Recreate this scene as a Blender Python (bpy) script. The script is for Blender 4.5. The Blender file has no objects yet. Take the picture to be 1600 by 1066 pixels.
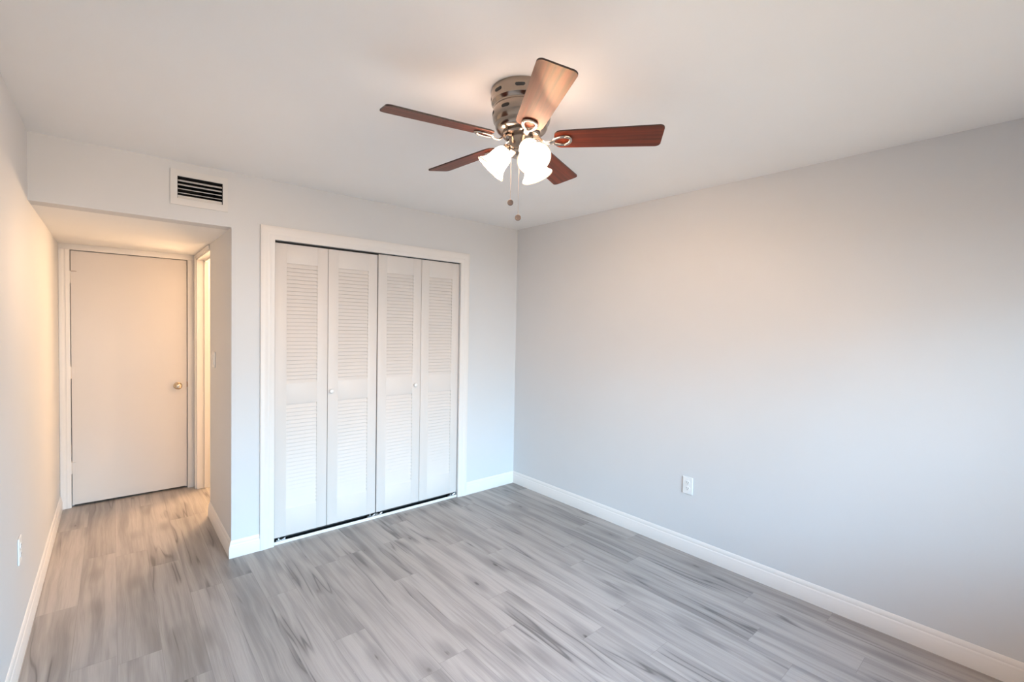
import bpy, bmesh, math, random
from mathutils import Vector, Matrix
random.seed(7)
R = math.radians
scn = bpy.context.scene
COL = scn.collection

# ------------------------------------------------------------------ camera, world, lights, exposure
cam_d = bpy.data.cameras.new('camera')
cam = bpy.data.objects.new('camera', cam_d); COL.objects.link(cam)
YAW, PITCH, ROLL, F = 0.7116, -0.0293, 0.0187, 724.34
_f = Vector((math.sin(YAW) * math.cos(PITCH), math.cos(YAW) * math.cos(PITCH), math.sin(PITCH)))
_r = Vector((math.cos(YAW), -math.sin(YAW), 0)); _u = _r.cross(_f)
_R = math.cos(ROLL) * _r + math.sin(ROLL) * _u
_U = -math.sin(ROLL) * _r + math.cos(ROLL) * _u
m3 = Matrix((_R, _U, -_f)).transposed()
cam.matrix_world = Matrix.Translation((-2.9499, -3.3666, 1.5048)) @ m3.to_4x4()
cam_d.sensor_width = 36; cam_d.lens = F * 36 / 1600; cam_d.clip_start = 0.02
scn.camera = cam

scn.view_settings.view_transform = 'Standard'
scn.view_settings.look = 'None'
scn.view_settings.gamma = 1
scn.view_settings.exposure = 0.0

SKY = (0.345, 0.644, 1.000); SKY_STRENGTH = 43.5
HAZE = (0.471, 0.754, 1.000); HAZE_STRENGTH = 41.8        # brighter sky low above the roofs
BAND = (0.778, 0.907, 1.000); BAND_STRENGTH = 16.2          # houses and trees opposite, around the horizon
GROUND = (1.000, 0.838, 0.676); GROUND_STRENGTH = 6.8     # unseen ground below, made bright to light the ceiling
BULB_WATTS = 43.0        # emission strength of each bulb surface is derived from this
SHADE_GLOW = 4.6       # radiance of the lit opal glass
HALL_WATTS = 138.0

w = bpy.data.worlds.new('world'); scn.world = w; w.use_nodes = True
nt = w.node_tree; nt.nodes.clear()
_out = nt.nodes.new('ShaderNodeOutputWorld'); _bg = nt.nodes.new('ShaderNodeBackground')
_tc = nt.nodes.new('ShaderNodeTexCoord'); _sx = nt.nodes.new('ShaderNodeSeparateXYZ')
def _ramp(lo, hi, below, above):
    mr = nt.nodes.new('ShaderNodeMapRange'); mx = nt.nodes.new('ShaderNodeMix'); mx.data_type = 'RGBA'
    nt.links.new(_sx.outputs['Z'], mr.inputs[0]); mr.inputs[1].default_value = lo; mr.inputs[2].default_value = hi
    nt.links.new(mr.outputs[0], mx.inputs['Factor'])
    for k, c in (('A', below), ('B', above)):
        if isinstance(c, tuple): mx.inputs[k].default_value = (*c, 1)
        else: nt.links.new(c, mx.inputs[k])
    return mx.outputs['Result']
nt.links.new(_tc.outputs['Generated'], _sx.inputs[0])
_sc = lambda c, k: tuple(x * k for x in c)
_low = _ramp(-0.07, -0.03, _sc(GROUND, GROUND_STRENGTH), _sc(BAND, BAND_STRENGTH))
_mid = _ramp(0.14, 0.23, _low, _sc(HAZE, HAZE_STRENGTH))
_all = _ramp(0.30, 0.50, _mid, _sc(SKY, SKY_STRENGTH))
nt.links.new(_all, _bg.inputs[0]); nt.links.new(_bg.outputs[0], _out.inputs[0])

# room constants (metres)
H = 2.44; XL = -3.269; YF = -4.42; XP = -2.382; HH = 2.098; DH = 1.687
WX0, WX1, WZ0, WZ1 = -2.85, -0.40, 0.80, 2.03      # window in the wall behind the camera

def light(name, kind, loc, energy, color, size=0.1, rot=None, size_y=None):
    l = bpy.data.lights.new(name, kind); l.energy = energy; l.color = color
    if kind == 'AREA':
        l.size = size
        if size_y: l.shape = 'RECTANGLE'; l.size_y = size_y
    else: l.shadow_soft_size = size
    o = bpy.data.objects.new(name, l); COL.objects.link(o); o.location = loc
    if rot: o.rotation_euler = rot
    return o
_p = light('window_portal', 'AREA', ((WX0 + WX1) / 2, YF - 0.12, (WZ0 + WZ1) / 2), 1, (1, 1, 1), WX1 - WX0, (R(90), 0, 0), WZ1 - WZ0)
_p.data.cycles.is_portal = True
light('bathroom_lamp', 'POINT', (-1.85, 1.80, 1.95), HALL_WATTS, (1.000, 0.638, 0.351), 0.15)

# ------------------------------------------------------------------ materials
def principled(name, col, rough=0.5, metal=0.0, spec=0.5, **kw):
    m = bpy.data.materials.new(name); m.use_nodes = True
    b = m.node_tree.nodes['Principled BSDF']
    b.inputs['Base Color'].default_value = (*col, 1); b.inputs['Roughness'].default_value = rough
    b.inputs['Metallic'].default_value = metal; b.inputs['Specular IOR Level'].default_value = spec
    for k, v in kw.items(): b.inputs[k.replace('_', ' ')].default_value = v
    return m
class N:
    """tiny node-graph helper"""
    def __init__(s, m): s.t = m.node_tree
    def new(s, typ, **kw):
        n = s.t.nodes.new('ShaderNode' + typ)
        for k, v in kw.items(): setattr(n, k, v)
        return n
    def put(s, sock, v):
        if hasattr(v, 'links'): s.t.links.new(v, sock)
        else: sock.default_value = v
    def math(s, op, a, b=0.0, c=0.0, clamp=False):
        n = s.new('Math', operation=op, use_clamp=clamp)
        for i, v in enumerate((a, b, c)): s.put(n.inputs[i], v)
        return n.outputs[0]
    def comb(s, x, y, z):
        n = s.new('CombineXYZ')
        for i, v in enumerate((x, y, z)): s.put(n.inputs[i], v)
        return n.outputs[0]
    def noise(s, vec, scale, detail=3, rough=0.5, dist=0.0):
        n = s.new('TexNoise'); s.put(n.inputs['Vector'], vec)
        n.inputs['Scale'].default_value = scale; n.inputs['Detail'].default_value = detail
        n.inputs['Roughness'].default_value = rough; n.inputs['Distortion'].default_value = dist
        return n.outputs[0]
    def rng(s, v, a, b, c=0.0, d=1.0, smooth=True):
        n = s.new('MapRange'); n.interpolation_type = 'SMOOTHSTEP' if smooth else 'LINEAR'
        s.put(n.inputs[0], v)
        for i, x in enumerate((a, b, c, d)): s.put(n.inputs[i + 1], x)
        return n.outputs[0]
    def mix(s, f, a, b, blend='MIX'):
        n = s.new('Mix', data_type='RGBA', blend_type=blend)
        s.put(n.inputs['Factor'], f)
        for k, v in (('A', a), ('B', b)): s.put(n.inputs[k], v if hasattr(v, 'links') else (*v, 1))
        return n.outputs['Result']

def painted(name, col, rough, bump=0.0, scale=260):
    m = principled(name, col, rough, spec=0.35); g = N(m); b = m.node_tree.nodes['Principled BSDF']
    tc = g.new('TexCoord'); nz = g.noise(tc.outputs['Object'], scale, 2)
    if bump:
        bp = g.new('Bump'); bp.inputs['Strength'].default_value = bump; bp.inputs['Distance'].default_value = 0.002
        g.put(bp.inputs['Height'], nz); g.put(b.inputs['Normal'], bp.outputs[0])
    v = g.noise(tc.outputs['Object'], 3.0, 2)
    g.put(b.inputs['Base Color'], g.mix(v, tuple(c * 0.985 for c in col), tuple(min(c * 1.015, 1) for c in col)))
    return m
M_WALL = painted('wall_paint', (0.69, 0.697, 0.708), 0.6, 0.05)
M_CEIL = painted('ceiling_paint', (0.92, 0.915, 0.905), 0.8, 0.08, 180)
M_TRIM = painted('white_trim_paint', (0.815, 0.78, 0.75), 0.38)
M_DOOR = painted('white_door_paint', (0.725, 0.672, 0.632), 0.42)
M_PLAST = principled('white_plastic', (0.84, 0.84, 0.83), 0.35)
M_VENT = principled('vent_enamel', (0.72, 0.71, 0.70), 0.45)
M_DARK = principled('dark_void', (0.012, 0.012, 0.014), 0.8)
M_SLOT = principled('dark_slot', (0.03, 0.03, 0.03), 0.6)
M_NICKEL = principled('brushed_nickel', (0.37, 0.31, 0.26), 0.20, 1.0)
M_POLISH = principled('polished_nickel', (0.52, 0.45, 0.38), 0.22, 1.0)
M_BRASS = principled('satin_brass', (0.62, 0.50, 0.36), 0.25, 1.0)
M_STEEL = principled('zinc_steel', (0.75, 0.75, 0.76), 0.35, 1.0)
M_CHAIN = principled('chain_metal', (0.50, 0.38, 0.31), 0.45, 0.6)
M_FOB = principled('fob_pewter', (0.17, 0.135, 0.12), 0.45, 0.3)

def floor_material():
    m = principled('greige_oak_planks', (0.4, 0.36, 0.33), 0.42, spec=0.45); g = N(m); b = m.node_tree.nodes['Principled BSDF']
    uv = g.new('UVMap'); uv.uv_map = 'plank'; at = g.new('Attribute'); at.attribute_name = 'tone'
    s = g.new('SeparateXYZ'); g.put(s.inputs[0], uv.outputs[0]); u, v = s.outputs[0], s.outputs[1]     # metres inside the plank
    c = g.new('SeparateColor'); g.put(c.inputs[0], at.outputs['Color']); r1, r2, r3 = c.outputs
    U = g.math('MULTIPLY_ADD', r1, 37.0, u); V = g.math('MULTIPLY_ADD', r2, 53.0, v)
    warp = g.noise(g.comb(g.math('MULTIPLY', U, 5.0), g.math('MULTIPLY', V, 1.3), 0.0), 1.0, 2)
    Uw = g.math('MULTIPLY_ADD', g.math('SUBTRACT', warp, 0.5), 0.05, U)
    broad = g.noise(g.comb(g.math('MULTIPLY', Uw, 15.0), g.math('MULTIPLY', V, 0.9), 1.0), 1.0, 3, 0.55)
    streak = g.noise(g.comb(g.math('MULTIPLY', Uw, 48.0), g.math('MULTIPLY', V, 0.9), 2.0), 1.0, 4, 0.6)
    fine = g.noise(g.comb(g.math('MULTIPLY', Uw, 330.0), g.math('MULTIPLY', V, 7.0), 3.0), 1.0, 2)
    light_c = (0.380, 0.343, 0.318); mid_c = (0.242, 0.217, 0.203); dark_c = (0.108, 0.096, 0.090)
    col = g.mix(g.rng(broad, 0.42, 0.70), light_c, mid_c)
    col = g.mix(g.math('MULTIPLY', g.rng(streak, 0.45, 0.68), 0.50), col, mid_c)
    # dark meandering cracks, only here and there
    ln = g.noise(g.comb(g.math('MULTIPLY', Uw, 9.0), g.math('MULTIPLY', V, 0.55), 5.0), 1.0, 2)
    crack = g.rng(g.math('ABSOLUTE', g.math('SUBTRACT', ln, 0.5)), 0.0, 0.017, 1.0, 0.0)
    gate = g.rng(g.noise(g.comb(g.math('MULTIPLY', U, 5.0), g.math('MULTIPLY', V, 1.5), 9.0), 1.0, 1), 0.50, 0.63)
    smoke = g.math('MULTIPLY', g.rng(g.math('ABSOLUTE', g.math('SUBTRACT', ln, 0.5)), 0.0, 0.075, 1.0, 0.0), gate)
    col = g.mix(g.math('MULTIPLY', smoke, 0.50), col, (0.182, 0.163, 0.153))
    col = g.mix(g.math('MULTIPLY', g.math('MULTIPLY', crack, gate), 0.80), col, dark_c)
    # knots with a soft dark cloud around
    vo = g.new('TexVoronoi'); vo.inputs['Scale'].default_value = 1.0
    g.put(vo.inputs['Vector'], g.comb(g.math('MULTIPLY', Uw, 7.5), g.math('MULTIPLY', V, 2.6), r3))
    vc = g.new('SeparateColor'); g.put(vc.inputs[0], vo.outputs['Color'])
    on = g.rng(vc.outputs[0], 0.50, 0.54)
    d = g.math('ADD', vo.outputs['Distance'], g.math('MULTIPLY', g.math('SUBTRACT', streak, 0.5), 0.22))
    cloud = g.math('MULTIPLY', g.math('MULTIPLY', g.rng(d, 0.08, 0.40, 1.0, 0.0), on), 0.5)
    col = g.mix(cloud, col, (0.172, 0.153, 0.143))
    knot = g.math('MULTIPLY', g.math('MULTIPLY', g.rng(d, 0.02, 0.085, 1.0, 0.0), on), 0.9)
    col = g.mix(knot, col, (0.065, 0.055, 0.050))
    tone = g.math('MULTIPLY_ADD', r3, 0.20, 0.90)
    ft = g.math('MULTIPLY', g.math('MULTIPLY_ADD', fine, 0.30, 0.85), tone)
    col = g.mix(1.0, col, g.comb(ft, ft, ft), 'MULTIPLY')
    # hairline bevel between planks
    ua = g.new('Attribute'); ua.attribute_name = 'edge'
    se = g.new('SeparateXYZ'); g.put(se.inputs[0], ua.outputs['Vector'])
    em = g.math('MINIMUM', g.math('MINIMUM', u, g.math('SUBTRACT', PW, u)), g.math('MINIMUM', v, g.math('SUBTRACT', se.outputs[0], v)))
    seam = g.rng(em, 0.0004, 0.0016, 1.0, 0.0)
    col = g.mix(g.math('MULTIPLY', seam, 0.45), col, (0.16, 0.14, 0.13))
    g.put(b.inputs['Base Color'], col)
    g.put(b.inputs['Roughness'], g.math('MULTIPLY_ADD', streak, 0.14, 0.30))
    bp = g.new('Bump'); bp.inputs['Strength'].default_value = 0.12; bp.inputs['Distance'].default_value = 0.001
    g.put(bp.inputs['Height'], g.math('SUBTRACT', g.math('MULTIPLY', fine, 0.4), seam)); g.put(b.inputs['Normal'], bp.outputs[0])
    return m

def blade_material():
    m = principled('walnut_blade', (0.1, 0.03, 0.015), 0.36, spec=0.5, Specular_Tint=(1.0, 0.74, 0.50, 1)); g = N(m); b = m.node_tree.nodes['Principled BSDF']
    tc = g.new('TexCoord'); mp = g.new('Mapping'); mp.inputs['Scale'].default_value = (2.2, 45, 10)
    g.put(mp.inputs[0], tc.outputs['Object'])
    n = g.noise(mp.outputs[0], 1.0, 4, 0.6, 0.4)
    g.put(b.inputs['Base Color'], g.mix(g.rng(n, 0.3, 0.7), (0.180, 0.028, 0.010), (0.060, 0.012, 0.006)))
    g.put(b.inputs['Roughness'], g.math('MULTIPLY_ADD', n, 0.10, 0.40))
    return m
M_BLADE = blade_material()
M_BLADE_EDGE = principled('dark_blade_edge', (0.035, 0.014, 0.009), 0.45)

def shade_material():
    m = bpy.data.materials.new('frosted_opal_glass'); m.use_nodes = True; t = m.node_tree; t.nodes.clear(); g = N(m)
    o = g.new('OutputMaterial'); tr = g.new('BsdfTranslucent'); df = g.new('BsdfDiffuse'); gl = g.new('BsdfGlossy')
    tr.inputs[0].default_value = (0.95, 0.93, 0.88, 1); df.inputs[0].default_value = (0.92, 0.90, 0.85, 1)
    gl.inputs['Roughness'].default_value = 0.2
    a = g.new('MixShader'); a.inputs[0].default_value = 0.15
    t.links.new(tr.outputs[0], a.inputs[1]); t.links.new(df.outputs[0], a.inputs[2])
    c = g.new('MixShader'); c.inputs[0].default_value = 0.05
    t.links.new(a.outputs[0], c.inputs[1]); t.links.new(gl.outputs[0], c.inputs[2])
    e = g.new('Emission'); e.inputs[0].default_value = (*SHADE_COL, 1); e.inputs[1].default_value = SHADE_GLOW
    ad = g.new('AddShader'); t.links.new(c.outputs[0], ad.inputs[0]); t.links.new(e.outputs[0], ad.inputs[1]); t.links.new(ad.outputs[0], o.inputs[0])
    return m
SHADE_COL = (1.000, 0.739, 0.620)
M_SHADE = shade_material()
M_RIM = principled('cream_glass_rim', (0.80, 0.72, 0.58), 0.3)
def emission(name, col, s):
    m = bpy.data.materials.new(name); m.use_nodes = True; t = m.node_tree; t.nodes.clear()
    o = t.nodes.new('ShaderNodeOutputMaterial'); e = t.nodes.new('ShaderNodeEmission')
    e.inputs[0].default_value = (*col, 1); e.inputs[1].default_value = s; t.links.new(e.outputs[0], o.inputs[0]); return m
M_BULB = emission('lit_bulb', (1.000, 0.628, 0.360), BULB_WATTS / (math.pi * 4 * math.pi * 0.021 ** 2))
def pane_material():
    m = bpy.data.materials.new('window_glass'); m.use_nodes = True; t = m.node_tree; t.nodes.clear(); g = N(m)
    o = g.new('OutputMaterial'); tr = g.new('BsdfTransparent'); gl = g.new('BsdfGlossy'); fr = g.new('Fresnel'); mx = g.new('MixShader')
    gl.inputs['Roughness'].default_value = 0.0; tr.inputs[0].default_value = (0.93, 0.95, 0.95, 1)
    t.links.new(fr.outputs[0], mx.inputs[0]); t.links.new(tr.outputs[0], mx.inputs[1]); t.links.new(gl.outputs[0], mx.inputs[2])
    t.links.new(mx.outputs[0], o.inputs[0]); return m
M_PANE = pane_material()

# ------------------------------------------------------------------ mesh helpers
def link(name, bm, mats, parent=None, smooth=False, loc=None, rot=None):
    me = bpy.data.meshes.new(name)
    bmesh.ops.recalc_face_normals(bm, faces=bm.faces[:])
    bm.to_mesh(me); bm.free()
    for m in (mats if isinstance(mats, (list, tuple)) else [mats]): me.materials.append(m)
    if smooth:
        for p in me.polygons: p.use_smooth = True
        try: me.set_sharp_from_angle(angle=R(smooth if smooth is not True else 40))
        except Exception: pass
    o = bpy.data.objects.new(name, me); COL.objects.link(o)
    if parent: o.parent = parent
    if loc: o.location = loc
    if rot: o.rotation_euler = rot
    return o
def empty(name, loc=(0, 0, 0), rot=(0, 0, 0)):
    o = bpy.data.objects.new(name, None); o.empty_display_size = 0.05; COL.objects.link(o); o.location = loc; o.rotation_euler = rot; return o
def tag(o, label, cat, group=None, kind=None):
    o['label'] = label; o['category'] = cat
    if group: o['group'] = group
    if kind: o['kind'] = kind
    return o
def struct(o, label, cat): return tag(o, label, cat, kind='structure')

def box(bm, x0, x1, y0, y1, z0, z1, bev=0.0, mi=0):
    r = bmesh.ops.create_cube(bm, size=1.0)
    for v in r['verts']: v.co = Vector(((x0 + x1) / 2 + v.co.x * (x1 - x0), (y0 + y1) / 2 + v.co.y * (y1 - y0), (z0 + z1) / 2 + v.co.z * (z1 - z0)))
    fs = list({f for v in r['verts'] for f in v.link_faces})
    for f in fs: f.material_index = mi
    if bev:
        es = list({e for v in r['verts'] for e in v.link_edges})
        bmesh.ops.bevel(bm, geom=es, offset=bev, segments=2, affect='EDGES', profile=0.5)
    return r['verts']
def lathe(bm, prof, seg=48, mat=None, cap=True, mi=0):
    """revolve (r, z) pairs about z; mat = 4x4 transform"""
    rings = []
    mat = mat or Matrix()
    for r, z in prof:
        if r < 1e-6: rings.append([bm.verts.new(mat @ Vector((0, 0, z)))])
        else: rings.append([bm.verts.new(mat @ Vector((r * math.cos(2 * math.pi * i / seg), r * math.sin(2 * math.pi * i / seg), z))) for i in range(seg)])
    for a, b in zip(rings, rings[1:]):
        for i in range(seg):
            j = (i + 1) % seg
            q = [a[i % len(a)], a[j % len(a)], b[j % len(b)], b[i % len(b)]]
            q = [v for k, v in enumerate(q) if v not in q[:k]]
            if len(q) > 2: bm.faces.new(q).material_index = mi
def tube(bm, pts, rad, seg=10, closed=False, flat=1.0, up=Vector((0, 0, 1))):
    """sweep an ellipse (rad wide, rad*flat thick along 'up') along pts; rad may be a list"""
    pts = [Vector(p) for p in pts]; n = len(pts); rings = []
    for i, p in enumerate(pts):
        a = pts[(i - 1) % n] if (closed or i > 0) else p; b = pts[(i + 1) % n] if (closed or i < n - 1) else p
        t = (b - a).normalized(); s = t.cross(up)
        if s.length < 1e-4: s = t.cross(Vector((1, 0, 0)))
        s.normalize(); q = s.cross(t).normalized(); r = rad[i] if isinstance(rad, (list, tuple)) else rad
        rings.append([bm.verts.new(p + s * r * math.cos(2 * math.pi * k / seg) + q * r * flat * math.sin(2 * math.pi * k / seg)) for k in range(seg)])
    for i in range(n if closed else n - 1):
        a, b = rings[i], rings[(i + 1) % n]
        for k in range(seg): bm.faces.new((a[k], a[(k + 1) % seg], b[(k + 1) % seg], b[k]))
    if not closed:
        bm.faces.new(rings[0]); bm.faces.new(rings[-1])
def ball(bm, c, r, seg=16, sc=(1, 1, 1)):
    bmesh.ops.create_uvsphere(bm, u_segments=seg, v_segments=seg // 2, radius=r, matrix=Matrix.Translation(c) @ Matrix.Diagonal((*sc, 1)))

def wall(name, axis, c0, c1, u, z, holes, m, label):
    """slab between c0 and c1 on axis ('x' or 'y'), extent u (other axis) and z, with rectangular holes (u0,u1,z0,z1)"""
    us = sorted({*u, *[h[0] for h in holes], *[h[1] for h in holes]}); us = [a for a in us if u[0] <= a <= u[1]]
    zs = sorted({*z, *[h[2] for h in holes], *[h[3] for h in holes]}); zs = [a for a in zs if z[0] <= a <= z[1]]
    bm = bmesh.new(); vs = {}
    P = lambda c, a, b: (c, a, b) if axis == 'x' else (a, c, b)
    def V(c, i, k):
        if (c, i, k) not in vs: vs[c, i, k] = bm.verts.new(P((c0, c1)[c], us[i], zs[k]))
        return vs[c, i, k]
    def solid(i, k):
        if not (0 <= i < len(us) - 1 and 0 <= k < len(zs) - 1): return False
        a, b = (us[i] + us[i + 1]) / 2, (zs[k] + zs[k + 1]) / 2
        return not any(h[0] < a < h[1] and h[2] < b < h[3] for h in holes)
    for i in range(len(us) - 1):
        for k in range(len(zs) - 1):
            if not solid(i, k): continue
            for c in (0, 1): bm.faces.new((V(c, i, k), V(c, i + 1, k), V(c, i + 1, k + 1), V(c, i, k + 1)))
            for di, dk, e in ((-1, 0, ((i, k), (i, k + 1))), (1, 0, ((i + 1, k), (i + 1, k + 1))), (0, -1, ((i, k), (i + 1, k))), (0, 1, ((i, k + 1), (i + 1, k + 1)))):
                if not solid(i + di, k + dk): bm.faces.new((V(0, *e[0]), V(0, *e[1]), V(1, *e[1]), V(1, *e[0])))
    return struct(link(name, bm, m), label, 'wall')

def sweep(bm, path, prof, mp, side=1):
    """sweep profile [(offset, height)] along a 2-D path with mitred corners; mp(u, v, h) -> xyz"""
    path = [Vector(p) for p in path]; n = len(path); rows = []
    for i, p in enumerate(path):
        d0 = (p - path[i - 1]).normalized() if i else None
        d1 = (path[i + 1] - p).normalized() if i < n - 1 else None
        n0 = Vector((-d0.y, d0.x)) * side if d0 else None; n1 = Vector((-d1.y, d1.x)) * side if d1 else None
        if n0 is None: o = n1
        elif n1 is None: o = n0
        else: o = (n0 + n1) / (1 + n0.dot(n1))
        rows.append([bm.verts.new(mp(*(p + o * a), h)) for a, h in prof])
    for a, b in zip(rows, rows[1:]):
        for k in range(len(prof) - 1): bm.faces.new((a[k], a[k + 1], b[k + 1], b[k]))
        bm.faces.new((a[-1], a[0], b[0], b[-1]))
    bm.faces.new(rows[0]); bm.faces.new(rows[-1])

# ------------------------------------------------------------------ setting: floor, ceilings, walls
PW, PL = 0.155, 1.22
JOINTS = {0: -2.455, -1: -2.656, 1: -2.856, 2: -2.30, 3: -2.655, -5: -1.393, -6: -1.645, -16: 0.53 - 1.22, -15: -0.761, -17: -0.08, -18: 0.33,
          -2: -1.9, -3: -2.21, -4: -0.72, -7: -0.9, -8: -1.64, -9: -0.45, -10: -1.2, -11: -0.62, -12: -1.5, -13: -0.3, -14: -1.05}
def build_floor():
    bm = bmesh.new(); uvl = bm.loops.layers.uv.new('plank'); cl = bm.loops.layers.float_color.new('tone'); el = bm.loops.layers.float_color.new('edge')
    rng = random.Random(11)
    for row in range(-19, 5):
        xa = -0.46 - PW + PW * row; xb = xa + PW
        if row not in JOINTS: JOINTS[row] = rng.uniform(-1.2, 0)
        y = JOINTS[row] - PL * math.ceil((JOINTS[row] - (YF - 0.2)) / PL)
        while y < 2.62:
            y1 = y + PL
            x0, x1, ya, yb = max(xa, XL - 0.12), min(xb, 0.12), max(y, YF - 0.14), min(y1, 2.62)
            if x1 > x0 and yb > ya:
                f = bm.faces.new([bm.verts.new((px, py, 0)) for px, py in ((x0, ya), (x1, ya), (x1, yb), (x0, yb))])
                t = (rng.random(), rng.random(), rng.random(), 1)
                for l in f.loops:
                    l[uvl].uv = (l.vert.co.x - xa, l.vert.co.y - y); l[cl] = t; l[el] = (PL, 0, 0, 1)
            y = y1
    bmesh.ops.remove_doubles(bm, verts=bm.verts[:], dist=1e-5)
    o = link('floor', bm, floor_material())
    if o.data.polygons[0].normal.z < 0: o.data.flip_normals()
    return struct(o, 'greige wood-look plank floor running from the bedroom into the hall', 'floor')
build_floor()

bm = bmesh.new(); box(bm, XL - 0.12, 0.12, YF - 0.14, 2.62, H, H + 0.1)
struct(link('ceiling', bm, M_CEIL), 'smooth white bedroom ceiling with the fan mounted on it', 'ceiling')
bm = bmesh.new(); box(bm, XL, 0.0, 0.12, 2.5, HH, HH + 0.06)
struct(link('ceiling_hall', bm, M_CEIL), 'low ceiling of the warm-lit hall behind the header', 'ceiling')

VENT = (-2.658, -2.430, 2.227, 2.356)
OPL, OPR, OPT = -2.134, -0.653, 2.055
wall('wall_back', 'y', 0.0, 0.12, (XL, 0.0), (0, H), [(XL - 1, XP, -1, HH), (OPL, OPR, -1, OPT), VENT], M_WALL,
     'pale grey wall holding the louvered closet and the hall opening')
wall('wall_right', 'x', 0.0, 0.12, (YF, 2.5), (0, H), [], M_WALL, 'long blank pale grey wall at the right with one outlet')
wall('wall_left', 'x', XL - 0.12, XL, (YF, 2.5), (0, H), [], M_WALL, 'pale wall at the left edge running on into the hall')
wall('wall_front', 'y', YF - 0.14, YF, (XL - 0.12, 0.12), (0, H), [(WX0, WX1, WZ0, WZ1)], M_WALL, 'pale bedroom wall holding the wide window')
JY0, JY1, JT = 0.845, 1.60, 2.062     # doorway in the hall's right wall
wall('wall_hall_right', 'x', XP, XP + 0.115, (0.12, DH), (0, HH), [(JY0, JY1, -1, JT)], M_WALL, 'narrow hall wall with a light switch, right of the door')
DL, DR, DT = -3.203, -2.440, 2.052
wall('wall_hall_end', 'y', DH, DH + 0.1, (XL, XP + 0.115), (0, HH), [(DL, DR, -1, DT)], M_WALL, 'end wall of the hall around the flush white door')
wall('wall_closet', 'y', 0.66, 0.76, (XP + 0.115, 0.0), (0, HH), [], M_WALL, 'plain wall at the back of the closet')
wall('wall_bathroom', 'x', XP, XP + 0.115, (DH + 0.1, 2.5), (0, HH), [], M_WALL, 'unseen wall added to keep bathroom light from the gap under the hall door')  # unseen, added to stop lamp light leaking under the hall door
wall('wall_far', 'y', 2.5, 2.62, (XL - 0.12, 0.12), (0, H), [], M_WALL, 'far wall of the bathroom beyond the hall')

# window behind the camera
wn = empty('window_1', ((WX0 + WX1) / 2, YF, WZ0))
struct(wn, 'wide white-framed sliding window opposite the closet', 'window')
bm = bmesh.new(); cx = (WX0 + WX1) / 2; ww = (WX1 - WX0) / 2; wh = WZ1 - WZ0
for a, b, c, d in ((-ww, -ww + .04, 0, wh), (ww - .04, ww, 0, wh), (-ww, ww, 0, .04), (-ww, ww, wh - .04, wh), (-.025, .025, 0, wh)): box(bm, a, b, -0.10, -0.05, c, d)
link('window_frame', bm, M_TRIM, wn)
bm = bmesh.new(); box(bm, -ww - 0.03, ww + 0.03, -0.04, 0.03, -0.025, -0.001, 0.004); link('window_sill', bm, M_TRIM, wn)
for a, b in ((-ww + .04, -.025), (.025, ww - .04)):
    bm = bmesh.new(); bm.faces.new([bm.verts.new(p) for p in ((a, -.075, .04), (b, -.075, .04), (b, -.075, wh - .04), (a, -.075, wh - .04))]); link('window_pane', bm, M_PANE, wn)

# baseboards
BB = [(0, 0), (0.0145, 0), (0.0145, 0.062), (0.0125, 0.067), (0.0125, 0.074), (0.0105, 0.080), (0.0085, 0.083), (0.0085, 0.088), (0.007, 0.097), (0.0045, 0.104), (0.002, 0.108), (0, 0.109)]
xy = lambda u, v, h: (u, v, h)
def baseboard(name, path, side, label):
    bm = bmesh.new(); sweep(bm, path, BB, xy, side); return struct(link(name, bm, M_TRIM, smooth=30), label, 'baseboard')
CAL, CAR, CAT = -2.2205, -0.5715, 2.142
baseboard('baseboard_right', [(0, YF), (0, -0.0005)], 1, 'white moulded baseboard along the long right wall')
baseboard('baseboard_back', [(-0.0005, 0), (CAR + 0.0005, 0)], 1, 'short white baseboard between closet casing and room corner')
baseboard('baseboard_pillar', [(CAL - 0.0005, 0), (XP, 0), (XP, JY0)], 1, 'white baseboard wrapping the wall corner left of the closet')
baseboard('baseboard_left', [(XL, DH), (XL, YF)], 1, 'white baseboard along the left wall into the hall')

# casings
def casing_prof(wd, t=0.018):
    return [(0, 0), (0, t * .55), (wd * .08, t * .62), (wd * .30, t * .66), (wd * .36, t * .78), (wd * .42, t * .70), (wd * .55, t * .74), (wd * .62, t * .90), (wd * .70, t), (wd * .94, t), (wd, t * .85), (wd, 0)]
cw = OPL - CAL
bm = bmesh.new(); sweep(bm, [(OPL, 0), (OPL, OPT), (OPR, OPT), (OPR, 0)], casing_prof(cw), lambda u, v, h: (u, -h, v), 1)
struct(link('trim_1', bm, M_TRIM, smooth=30), 'white moulded casing framing the closet doors', 'door casing')
# hall-door casing: narrow on the right, where the hall wall stops it
bm = bmesh.new()
cp = casing_prof(0.0655)
sweep(bm, [(DL, 0), (DL, DT + 0.0), ], cp, lambda u, v, h: (u, DH - h, v), 1)
box(bm, DL - 0.0655, XP - 0.0005, DH - 0.012, DH, DT, HH - 0.0005, 0.002)
box(bm, DR, XP - 0.0005, DH - 0.012, DH, 0, DT, 0.002)
for a, b, c, d in ((DL, DL + 0.014, 0, DT), (DR - 0.014, DR, 0, DT), (DL + 0.014, DR - 0.014, DT - 0.014, DT)): box(bm, a, b, DH + 0.050, DH + 0.085, c, d)   # door stop behind the slab
struct(link('trim_2', bm, M_TRIM, smooth=30), 'white casing around the flush door at the end of the hall', 'door casing')
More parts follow.
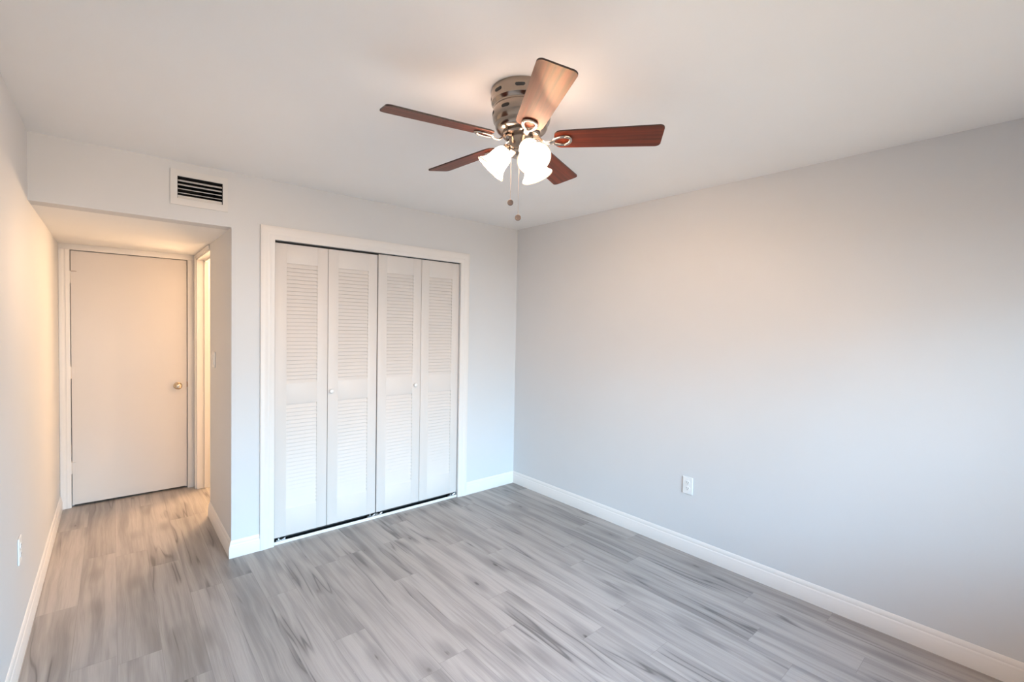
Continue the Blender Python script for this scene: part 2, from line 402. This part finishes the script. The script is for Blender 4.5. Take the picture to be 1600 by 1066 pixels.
# doorway in the right wall of the hall: far casing, head and lining with stop
bm = bmesh.new()
box(bm, XP - 0.012, XP, JY1, JY1 + 0.06, 0, JT + 0.03, 0.003)
box(bm, XP - 0.012, XP, JY0 + 0.002, JY1, JT, JT + 0.03, 0.003)
box(bm, XP + 0.0, XP + 0.115, JY1 - 0.012, JY1 + 0.0, 0, JT)
box(bm, XP + 0.0, XP + 0.115, JY0, JY1, JT - 0.012, JT)
box(bm, XP + 0.055, XP + 0.09, JY1 - 0.026, JY1 - 0.011, 0, JT - 0.012, 0.002)
box(bm, XP + 0.055, XP + 0.09, JY0, JY1 - 0.012, JT - 0.026, JT - 0.011, 0.002)
struct(link('trim_3', bm, M_TRIM), 'white lining and stop of the side doorway right of the hall door', 'door casing')

# hall door
d1 = empty('door_1', (DL + 0.004, DH + 0.008, 0))
struct(d1, 'plain flush white door closed at the end of the hall', 'door')
dw = DR - DL - 0.008
bm = bmesh.new(); box(bm, 0, dw, 0, 0.04, 0.016, DT - 0.005, 0.002); link('door_panel', bm, M_DOOR, d1)
for zc in (1.837, 1.08, 0.317):
    bm = bmesh.new(); mt = Matrix.Translation((-0.004, -0.009, zc))
    lathe(bm, [(0, -0.046), (0.0065, -0.046), (0.0065, 0.046), (0, 0.046)], 14, mt)
    box(bm, -0.004, 0.022, -0.009, -0.0005, zc - 0.044, zc + 0.044)
    ball(bm, (-0.004, -0.009, zc + 0.047), 0.005, 10)
    link('hinge', bm, M_DOOR, d1, smooth=40)
kx = -2.511 - (DL + 0.004); bm = bmesh.new()
mt = Matrix.Translation((kx, 0, 0.929)) @ Matrix.Rotation(R(90), 4, 'X')
lathe(bm, [(0, 0.066), (0.013, 0.066), (0.022, 0.063), (0.027, 0.056), (0.028, 0.048), (0.024, 0.038), (0.013, 0.030), (0.011, 0.012), (0.026, 0.009), (0.032, 0.004), (0.032, 0), (0, 0)], 32, mt)
kn = link('door_knob', bm, M_BRASS, d1, smooth=40); kn['label'] = 'round satin brass-toned knob'
bm = bmesh.new(); lathe(bm, [(0, 0.0672), (0.009, 0.0672), (0.009, 0.0655), (0, 0.0655)], 20, mt); link('lock_button', bm, M_POLISH, kn)
bm = bmesh.new(); box(bm, dw - 0.001, dw + 0.010, -0.0100, 0.004, 0.915, 0.963, 0.002); link('latch_plate', bm, principled('old_bronze', (0.28, 0.16, 0.09), 0.4, 0.8), d1)
bm = bmesh.new(); box(bm, 0.004, 0.035, -0.0015, 0.001, 1.884, 1.8875); link('paint_chip', bm, principled('bare_brown_wood', (0.30, 0.16, 0.09), 0.7), d1)

# ------------------------------------------------------------------ closet: bifold doors, tracks
YD = 0.012          # front face of the doors
def louver_panel(parent, x0, x1, z0, z1):
    sw = 0.073; root = None
    lx0, lx1 = x0 + sw, x1 - sw
    bm = bmesh.new(); t = 0.028
    rails = ((z0, 0.232), (0.950, 1.096), (1.910, z1))
    box(bm, x0, lx0, YD, YD + t, z0, z1, 0.0018); box(bm, lx1, x1, YD, YD + t, z0, z1, 0.0018)
    for a, b in rails: box(bm, lx0 - 0.001, lx1 + 0.001, YD + 0.0004, YD + t - 0.0004, a, b, 0.0012)
    root = link('panel', bm, M_DOOR, parent, smooth=30)
    for a, b, n in ((0.232, 0.950, 27), (1.096, 1.910, 31)):
        bm = bmesh.new(); p = (b - a) / n
        for i in range(n):
            zc = a + p * (i + 0.5)
            vs = box(bm, lx0 - 0.002, lx1 + 0.002, -0.0028, 0.0028, -0.0175, 0.0175)
            rot = Matrix.Translation((0, YD + 0.0085, zc)) @ Matrix.Rotation(R(-20), 4, 'X')
            for v in vs: v.co = rot @ v.co
        link('louver', bm, M_DOOR, root)
    return root
def bifold(xa, xs, xb, z1, knob_x, label):
    e = empty('bifold_door', ((xa + xb) / 2, 0.02, 0.0))
    tag(e, label, 'closet door', 'louvered bifold closet doors')
    off = e.location.copy()
    kids = []
    for a, b in ((xa, xs - 0.0015), (xs + 0.0015, xb)): kids.append(louver_panel(e, a, b, 0.045, z1))
    host = kids[0] if knob_x < xs else kids[1]
    bm = bmesh.new(); mt = Matrix.Translation((knob_x, YD, 1.021)) @ Matrix.Rotation(R(90), 4, 'X')
    lathe(bm, [(0, 0.026), (0.008, 0.0255), (0.0135, 0.022), (0.0155, 0.017), (0.0135, 0.011), (0.008, 0.007), (0.0075, 0.001), (0.0085, 0), (0, 0)], 24, mt)
    link('knob', bm, M_PLAST, host, smooth=40)
    for x in (xa + 0.035, xb - 0.035):
        bm = bmesh.new(); lathe(bm, [(0, 0.0385), (0.005, 0.0385), (0.005, 0.046), (0, 0.046)], 10, Matrix.Translation((x, YD + 0.014, 0)))
        pin = link('pivot_pin', bm, M_STEEL, e, smooth=40)
    for k in e.children:
        k.location = -off
    return e
bifold(-2.128, -1.780, -1.4095, 2.040, -1.757, 'left louvered white bifold closet door, nearer the hall')
bifold(-1.4015, -1.0275, -0.6575, 2.047, -1.079, 'right louvered white bifold closet door, nearer the room corner')
tr = empty('door_track', ((OPL + OPR) / 2, 0.03, 0.0))
tag(tr, 'white metal floor track under the closet doors', 'door track')
ox = tr.location.x
bm = bmesh.new(); box(bm, OPL + 0.004 - ox, OPR - 0.004 - ox, -0.026, -0.018, 0.0, 0.0205, 0.002)
link('rail', bm, M_PLAST, tr)
bm = bmesh.new(); box(bm, OPL + 0.004 - ox, OPR - 0.004 - ox, -0.018, 0.06, 0.0, 0.003); link('gap_shadow', bm, M_DARK, tr)  # near-black plate: shade in the gap under the doors, put into colour
for x in (OPL + 0.05, -1.435, -1.378, OPR - 0.045):
    bm = bmesh.new()
    box(bm, x - 0.030 - ox, x + 0.030 - ox, -0.012, 0.010, 0.004, 0.0225, 0.001)
    box(bm, x - 0.020 - ox, x - 0.012 - ox, -0.020, 0.004, 0.0225, 0.037, 0.001)
    tube(bm, [(x + 0.010 - ox, -0.012, 0.024), (x + 0.028 - ox, -0.016, 0.034)], 0.0035, 8)
    link('pivot_bracket', bm, M_STEEL, tr)
bm = bmesh.new(); box(bm, OPL + 0.001, OPR - 0.001, 0.014, 0.040, OPT - 0.007, OPT - 0.0005)
tag(link('top_track', bm, M_SLOT), 'dark slim track above the closet doors under the casing', 'door track')

# ------------------------------------------------------------------ wall fittings
# supply vent above the hall opening
v = empty('air_vent', (-2.547, 0, 2.29)); tag(v, 'white rectangular air supply vent with dark slots above the hall opening', 'air vent')
def V(a): return (a[0] + 2.547, a[1] + 2.547, a[2] - 2.29, a[3] - 2.29)
i0, i1, k0, k1 = V(VENT); o0, o1, p0, p1 = -0.145, 0.143, -0.102, 0.103
bm = bmesh.new()
for a, b, c, d in ((o0, i0, p0, p1), (i1, o1, p0, p1), (i0, i1, p0, k0), (i0, i1, k1, p1)): box(bm, a, b, -0.008, -0.0003, c, d)
bmesh.ops.remove_doubles(bm, verts=bm.verts[:], dist=1e-5)
link('vent_frame', bm, M_VENT, v)
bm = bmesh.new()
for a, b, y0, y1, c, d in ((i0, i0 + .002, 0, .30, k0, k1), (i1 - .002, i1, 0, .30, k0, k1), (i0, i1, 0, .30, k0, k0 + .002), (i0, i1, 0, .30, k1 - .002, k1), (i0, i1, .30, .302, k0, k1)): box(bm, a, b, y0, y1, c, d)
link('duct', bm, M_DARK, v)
for i in range(5):
    bm = bmesh.new(); zc = k1 - 0.0215 - 0.0238 * i
    vs = box(bm, i0 + 0.0025, i1 - 0.0025, -0.0009, 0.0009, -0.0085, 0.0085)
    ang = (50, 44, 30, 24, 8)[i] if i < 4 else -14
    if i == 4: zc = k0 + 0.012
    rot = Matrix.Translation((0, 0.010, zc)) @ Matrix.Rotation(R((-46, -52, -62, -66, 0)[i]), 4, 'X')
    for q in vs: q.co = rot @ q.co
    link('vent_blade', bm, M_VENT, v)

def outlet(loc, rotz, label):
    e = empty('wall_outlet', loc, (0, 0, rotz)); tag(e, label, 'outlet')     # local -y faces the room
    bm = bmesh.new(); box(bm, -0.036, 0.036, -0.0065, -0.0003, -0.0585, 0.0585, 0.003); link('cover_plate', bm, M_PLAST, e)
    for s in (-1, 1):
        bm = bmesh.new(); zc = s * 0.0195
        mt = Matrix.Translation((0, -0.0062, zc)) @ Matrix.Rotation(R(90), 4, 'X') @ Matrix.Diagonal((1, 0.86, 1, 1))
        lathe(bm, [(0, 0.0025), (0.0165, 0.0025), (0.0175, 0.0015), (0.0175, 0), (0, 0)], 28, mt)
        rc = link('receptacle', bm, M_PLAST, e, smooth=30)
        bm = bmesh.new()
        for x, hh in ((-0.0063, 0.0045), (0.0063, 0.0038)): box(bm, x - 0.0011, x + 0.0011, -0.0091, -0.0080, zc + 0.003 - hh, zc + 0.003 + hh)
        lathe(bm, [(0, 0.0029), (0.0026, 0.0029), (0.0026, 0.0015), (0, 0.0015)], 12, Matrix.Translation((0, -0.0062, zc - 0.0085)) @ Matrix.Rotation(R(90), 4, 'X'))
        link('slots', bm, M_SLOT, rc)
    bm = bmesh.new(); lathe(bm, [(0, 0.0078), (0.002, 0.0076), (0.0032, 0.0066), (0.0032, 0.006), (0, 0.006)], 14, Matrix.Rotation(R(90), 4, 'X')); link('screw', bm, M_STEEL, e)
    return e
outlet((0, -1.800, 0.457), R(-90), 'white duplex outlet low on the long right wall')
outlet((XL, -0.425, 0.48), R(90), 'white duplex outlet low on the left wall near the hall')
# rocker switches on the hall wall
e = empty('light_switch', (XP, 0.655, 1.228), (0, 0, R(-90))); tag(e, 'white double rocker light switch on the hall wall', 'light switch')
bm = bmesh.new(); box(bm, -0.058, 0.058, -0.0065, -0.0003, -0.0585, 0.0585, 0.003); link('cover_plate', bm, M_PLAST, e)
for s in (-1, 1):
    bm = bmesh.new(); vs = box(bm, s * 0.023 - 0.0165, s * 0.023 + 0.0165, -0.011, -0.006, -0.0335, 0.0335)
    for q in vs:
        if q.co.y < -0.01: q.co.y += 0.0035 * (1 if q.co.z * s > 0 else 0)
    link('rocker', bm, M_PLAST, e)

# ------------------------------------------------------------------ ceiling fan
FX, FY = -1.713, -1.965
fan = empty('ceiling_fan', (FX, FY, H)); tag(fan, 'flush-mounted ceiling fan with five dark reddish blades and three lit glass shades', 'ceiling fan')
Z = lambda z: z - H
bm = bmesh.new()
lathe(bm, [(0, -0.0003), (0.1215, -0.0003), (0.1235, Z(2.432)), (0.1235, Z(2.418)), (0.1215, Z(2.405)), (0.1205, Z(2.398)), (0.1215, Z(2.395)), (0.1205, Z(2.388)), (0.112, Z(2.380)), (0.1095, Z(2.376)), (0.1095, Z(2.371)),
           (0.113, Z(2.366)), (0.1155, Z(2.352)), (0.1155, Z(2.336)), (0.112, Z(2.320)), (0.1055, Z(2.310)), (0.1035, Z(2.306)), (0.1035, Z(2.298)), (0.099, Z(2.288)), (0.092, Z(2.281)), (0.080, Z(2.277)), (0, Z(2.277))], 72)
hs = link('motor_housing', bm, M_NICKEL, fan, smooth=35)
for zz, rr, n0 in ((2.411, 0.1228, 8), (2.344, 0.1157, 8)):  # upper row: vent slots; lower row: dark reflections painted on the bulge
    for k in range(n0):
        a0 = 2 * math.pi * (k + 0.35 * (zz < 2.4)) / n0; bm = bmesh.new(); pr = []
        for j in range(7):
            a = a0 + (j - 3) * R(2.9); c, s = math.cos(a), math.sin(a); hz = 0.0065 if 0 < j < 6 else 0.003
            pr.append([bm.verts.new((c * q, s * q, Z(zz) + h)) for q, h in ((rr - 0.003, -hz), (rr + 0.0004, -hz), (rr + 0.0004, hz), (rr - 0.003, hz))])
        for a, b in zip(pr, pr[1:]):
            for q in range(4): bm.faces.new((a[q], a[(q + 1) % 4], b[(q + 1) % 4], b[q]))
        bm.faces.new(pr[0]); bm.faces.new(pr[-1])
        link('slot_and_reflection', bm, M_SLOT, hs)
bm = bmesh.new(); lathe(bm, [(0, Z(2.2768)), (0.074, Z(2.2768)), (0.076, Z(2.273)), (0.076, Z(2.266)), (0.072, Z(2.262)), (0, Z(2.262))], 56); link('flywheel', bm, M_NICKEL, fan, smooth=35)
bm = bmesh.new()
lathe(bm, [(0, Z(2.2618)), (0.0485, Z(2.2618)), (0.0485, Z(2.215)), (0.0465, Z(2.211)), (0.0485, Z(2.208)), (0.0485, Z(2.199)), (0.043, Z(2.190)), (0.030, Z(2.184)), (0.016, Z(2.181)), (0.012, Z(2.175)), (0.010, Z(2.168)), (0, Z(2.166))], 48)
link('switch_housing', bm, M_NICKEL, fan, smooth=35)

# blades: one mesh, five children; x outward, pitched so the clockwise edge is up
BZ = 2.250
def blade_mesh():
    r0, r1, w0, w1, th = 0.132, 0.545, 0.052, 0.0635, 0.0055
    out = []
    def corner(cx, cy, rad, a0, a1, n=7): return [(cx + rad * math.cos(R(a0 + (a1 - a0) * i / n)), cy + rad * math.sin(R(a0 + (a1 - a0) * i / n))) for i in range(n + 1)]
    ri, ro = 0.030, 0.020
    out += corner(r0 + ri, -w0 + ri, ri, 180, 270)
    out += corner(r1 - ro, -w1 + ro, ro, 270, 352)
    out += corner(r1 - ro, w1 - ro, ro, 8, 90)
    out += corner(r0 + ri, w0 - ri, ri, 90, 180)
    bm = bmesh.new()
    bot = [bm.verts.new((x, y, -th / 2)) for x, y in out]; top = [bm.verts.new((x, y, th / 2)) for x, y in out]
    bm.faces.new(bot); bm.faces.new(top)
    n = len(out)
    for i in range(n): bm.faces.new((bot[i], bot[(i + 1) % n], top[(i + 1) % n], top[i])).material_index = 1
    return bm
def bracket_mesh():
    bm = bmesh.new(); zb = -0.0035 - 0.0035
    # arm from the flywheel, dipping and widening into an open teardrop ring screwed under the blade
    tube(bm, [(0.050, 0, Z(2.2605) - Z(BZ)), (0.068, 0, 0.0085), (0.082, 0, -0.004), (0.098, 0, -0.016), (0.115, 0, -0.0155), (0.130, 0, -0.011)], [0.014, 0.013, 0.0105, 0.0095, 0.010, 0.0115], 12, False, 0.36)
    ring = []
    for i in range(36):
        a = 2 * math.pi * i / 36; c, s = math.cos(a), math.sin(a)
        ring.append((0.160 + 0.036 * c, 0.0245 * s * (1 + 0.22 * c), zb - 0.002 * (1 - c)))
    tube(bm, ring, 0.0062, 10, True, 0.62)
    for x, y in ((0.193, 0.0), (0.176, 0.024), (0.176, -0.024)): ball(bm, (x, y, zb - 0.003), 0.0052, 10, (1, 1, 0.6))
    return bm
bmesh_blade = None; first = None
for k, az in enumerate((-49.5, 22.5, 94.5, 166.5, 238.5)):
    if k == 0:
        first = link('fan_blade', blade_mesh(), [M_BLADE, M_BLADE_EDGE], fan)
        brk = link('blade_bracket', bracket_mesh(), M_POLISH, first, smooth=50); b = first
    else:
        b = first.copy(); COL.objects.link(b); b.parent = fan
        c = brk.copy(); COL.objects.link(c); c.parent = b
    az += 1.0
    b.matrix_local = Matrix.Translation((0, 0, Z(BZ))) @ Matrix.Rotation(R(az), 4, 'Z') @ Matrix.Rotation(R(-13), 4, 'X')

# light kit: three arms with bell shades and lit bulbs (local z = opening direction)
SHADE = [(0.0215, 0.000), (0.027, 0.006), (0.0345, 0.016), (0.0395, 0.030), (0.0415, 0.045), (0.0430, 0.060), (0.0465, 0.074), (0.0530, 0.086), (0.0605, 0.094), (0.0650, 0.099)]
for k, az in enumerate((-107.0, 133.0, 13.0)):
    ca, sa = math.cos(R(az)), math.sin(R(az)); t = R(48)
    axis = Vector((ca * math.cos(t), sa * math.cos(t), -math.sin(t)))
    rim = Vector((ca * 0.120, sa * 0.120, Z(2.141))); neck = rim - axis * 0.099
    rot = axis.to_track_quat('Z', 'Y').to_matrix().to_4x4(); mt = Matrix.Translation(neck) @ rot
    bm = bmesh.new()
    tube(bm, [(ca * 0.036, sa * 0.036, Z(2.222)), tuple(neck - axis * 0.018), tuple(neck - axis * 0.004)], 0.0095, 12)
    lathe(bm, [(0, -0.014), (0.016, -0.014), (0.022, -0.008), (0.0245, 0.000), (0.0245, 0.010), (0.0228, 0.010), (0.0228, 0.001), (0, 0.001)], 32, mt)
    for q in range(3):
        a = 2 * math.pi * q / 3; ball(bm, mt @ Vector((0.026 * math.cos(a), 0.026 * math.sin(a), 0.004)), 0.0042, 8)
    arm = link('light_arm', bm, M_POLISH, fan, smooth=40)
    bm = bmesh.new(); inner = [(r - 0.0028, z + (0.0014 if i < 5 else 0.0)) for i, (r, z) in enumerate(SHADE)]
    lathe(bm, SHADE + [(0.0655, 0.1005), (0.0640, 0.1010)] + inner[::-1], 48, mt)
    sh = link('lamp_shade', bm, M_SHADE, fan, smooth=60)
    bm = bmesh.new(); ball(bm, mt @ Vector((0, 0, 0.056)), 0.021, 20)
    link('bulb', bm, M_BULB, sh, smooth=60)
    bm = bmesh.new(); lathe(bm, [(0.0628, 0.1000), (0.0640, 0.0985), (0.0662, 0.0985), (0.0672, 0.1000), (0.0668, 0.1022), (0.0645, 0.1030), (0.0630, 0.1020), (0.0628, 0.1000)], 48, mt)
    link('rim', bm, M_RIM, sh, smooth=60)
    bm = bmesh.new(); lathe(bm, [(0, 0.0012), (0.0125, 0.0012), (0.0125, 0.036), (0, 0.036)], 20, mt); link('bulb_base', bm, M_PLAST, sh, smooth=30)

# pull chains
for (a, rr, zb, ztop) in ((143, 0.0385, 2.003, 2.196), (-152, 0.020, 1.940, 2.184)):
    x, y = rr * math.cos(R(a)), rr * math.sin(R(a)); bm = bmesh.new()
    tube(bm, [(x, y, Z(ztop)), (x, y, Z(zb) + 0.010)], 0.0006, 6, up=Vector((1, 0, 0)))
    z = ztop
    while z > zb + 0.012:
        ball(bm, (x, y, Z(z)), 0.0012, 6); z -= 0.0048
    ch = link('pull_chain', bm, M_CHAIN, fan, smooth=60)
    bm = bmesh.new(); n = Vector((-0.66, -0.75, 0)).to_track_quat('Z', 'Y').to_matrix().to_4x4()
    lathe(bm, [(0, -0.0035), (0.0105, -0.0035), (0.0120, -0.002), (0.0120, 0.002), (0.0105, 0.0035), (0.0085, 0.0028), (0, 0.0028)], 24, Matrix.Translation((x, y, Z(zb))) @ n)
    link('fob', bm, M_FOB, ch, smooth=40)
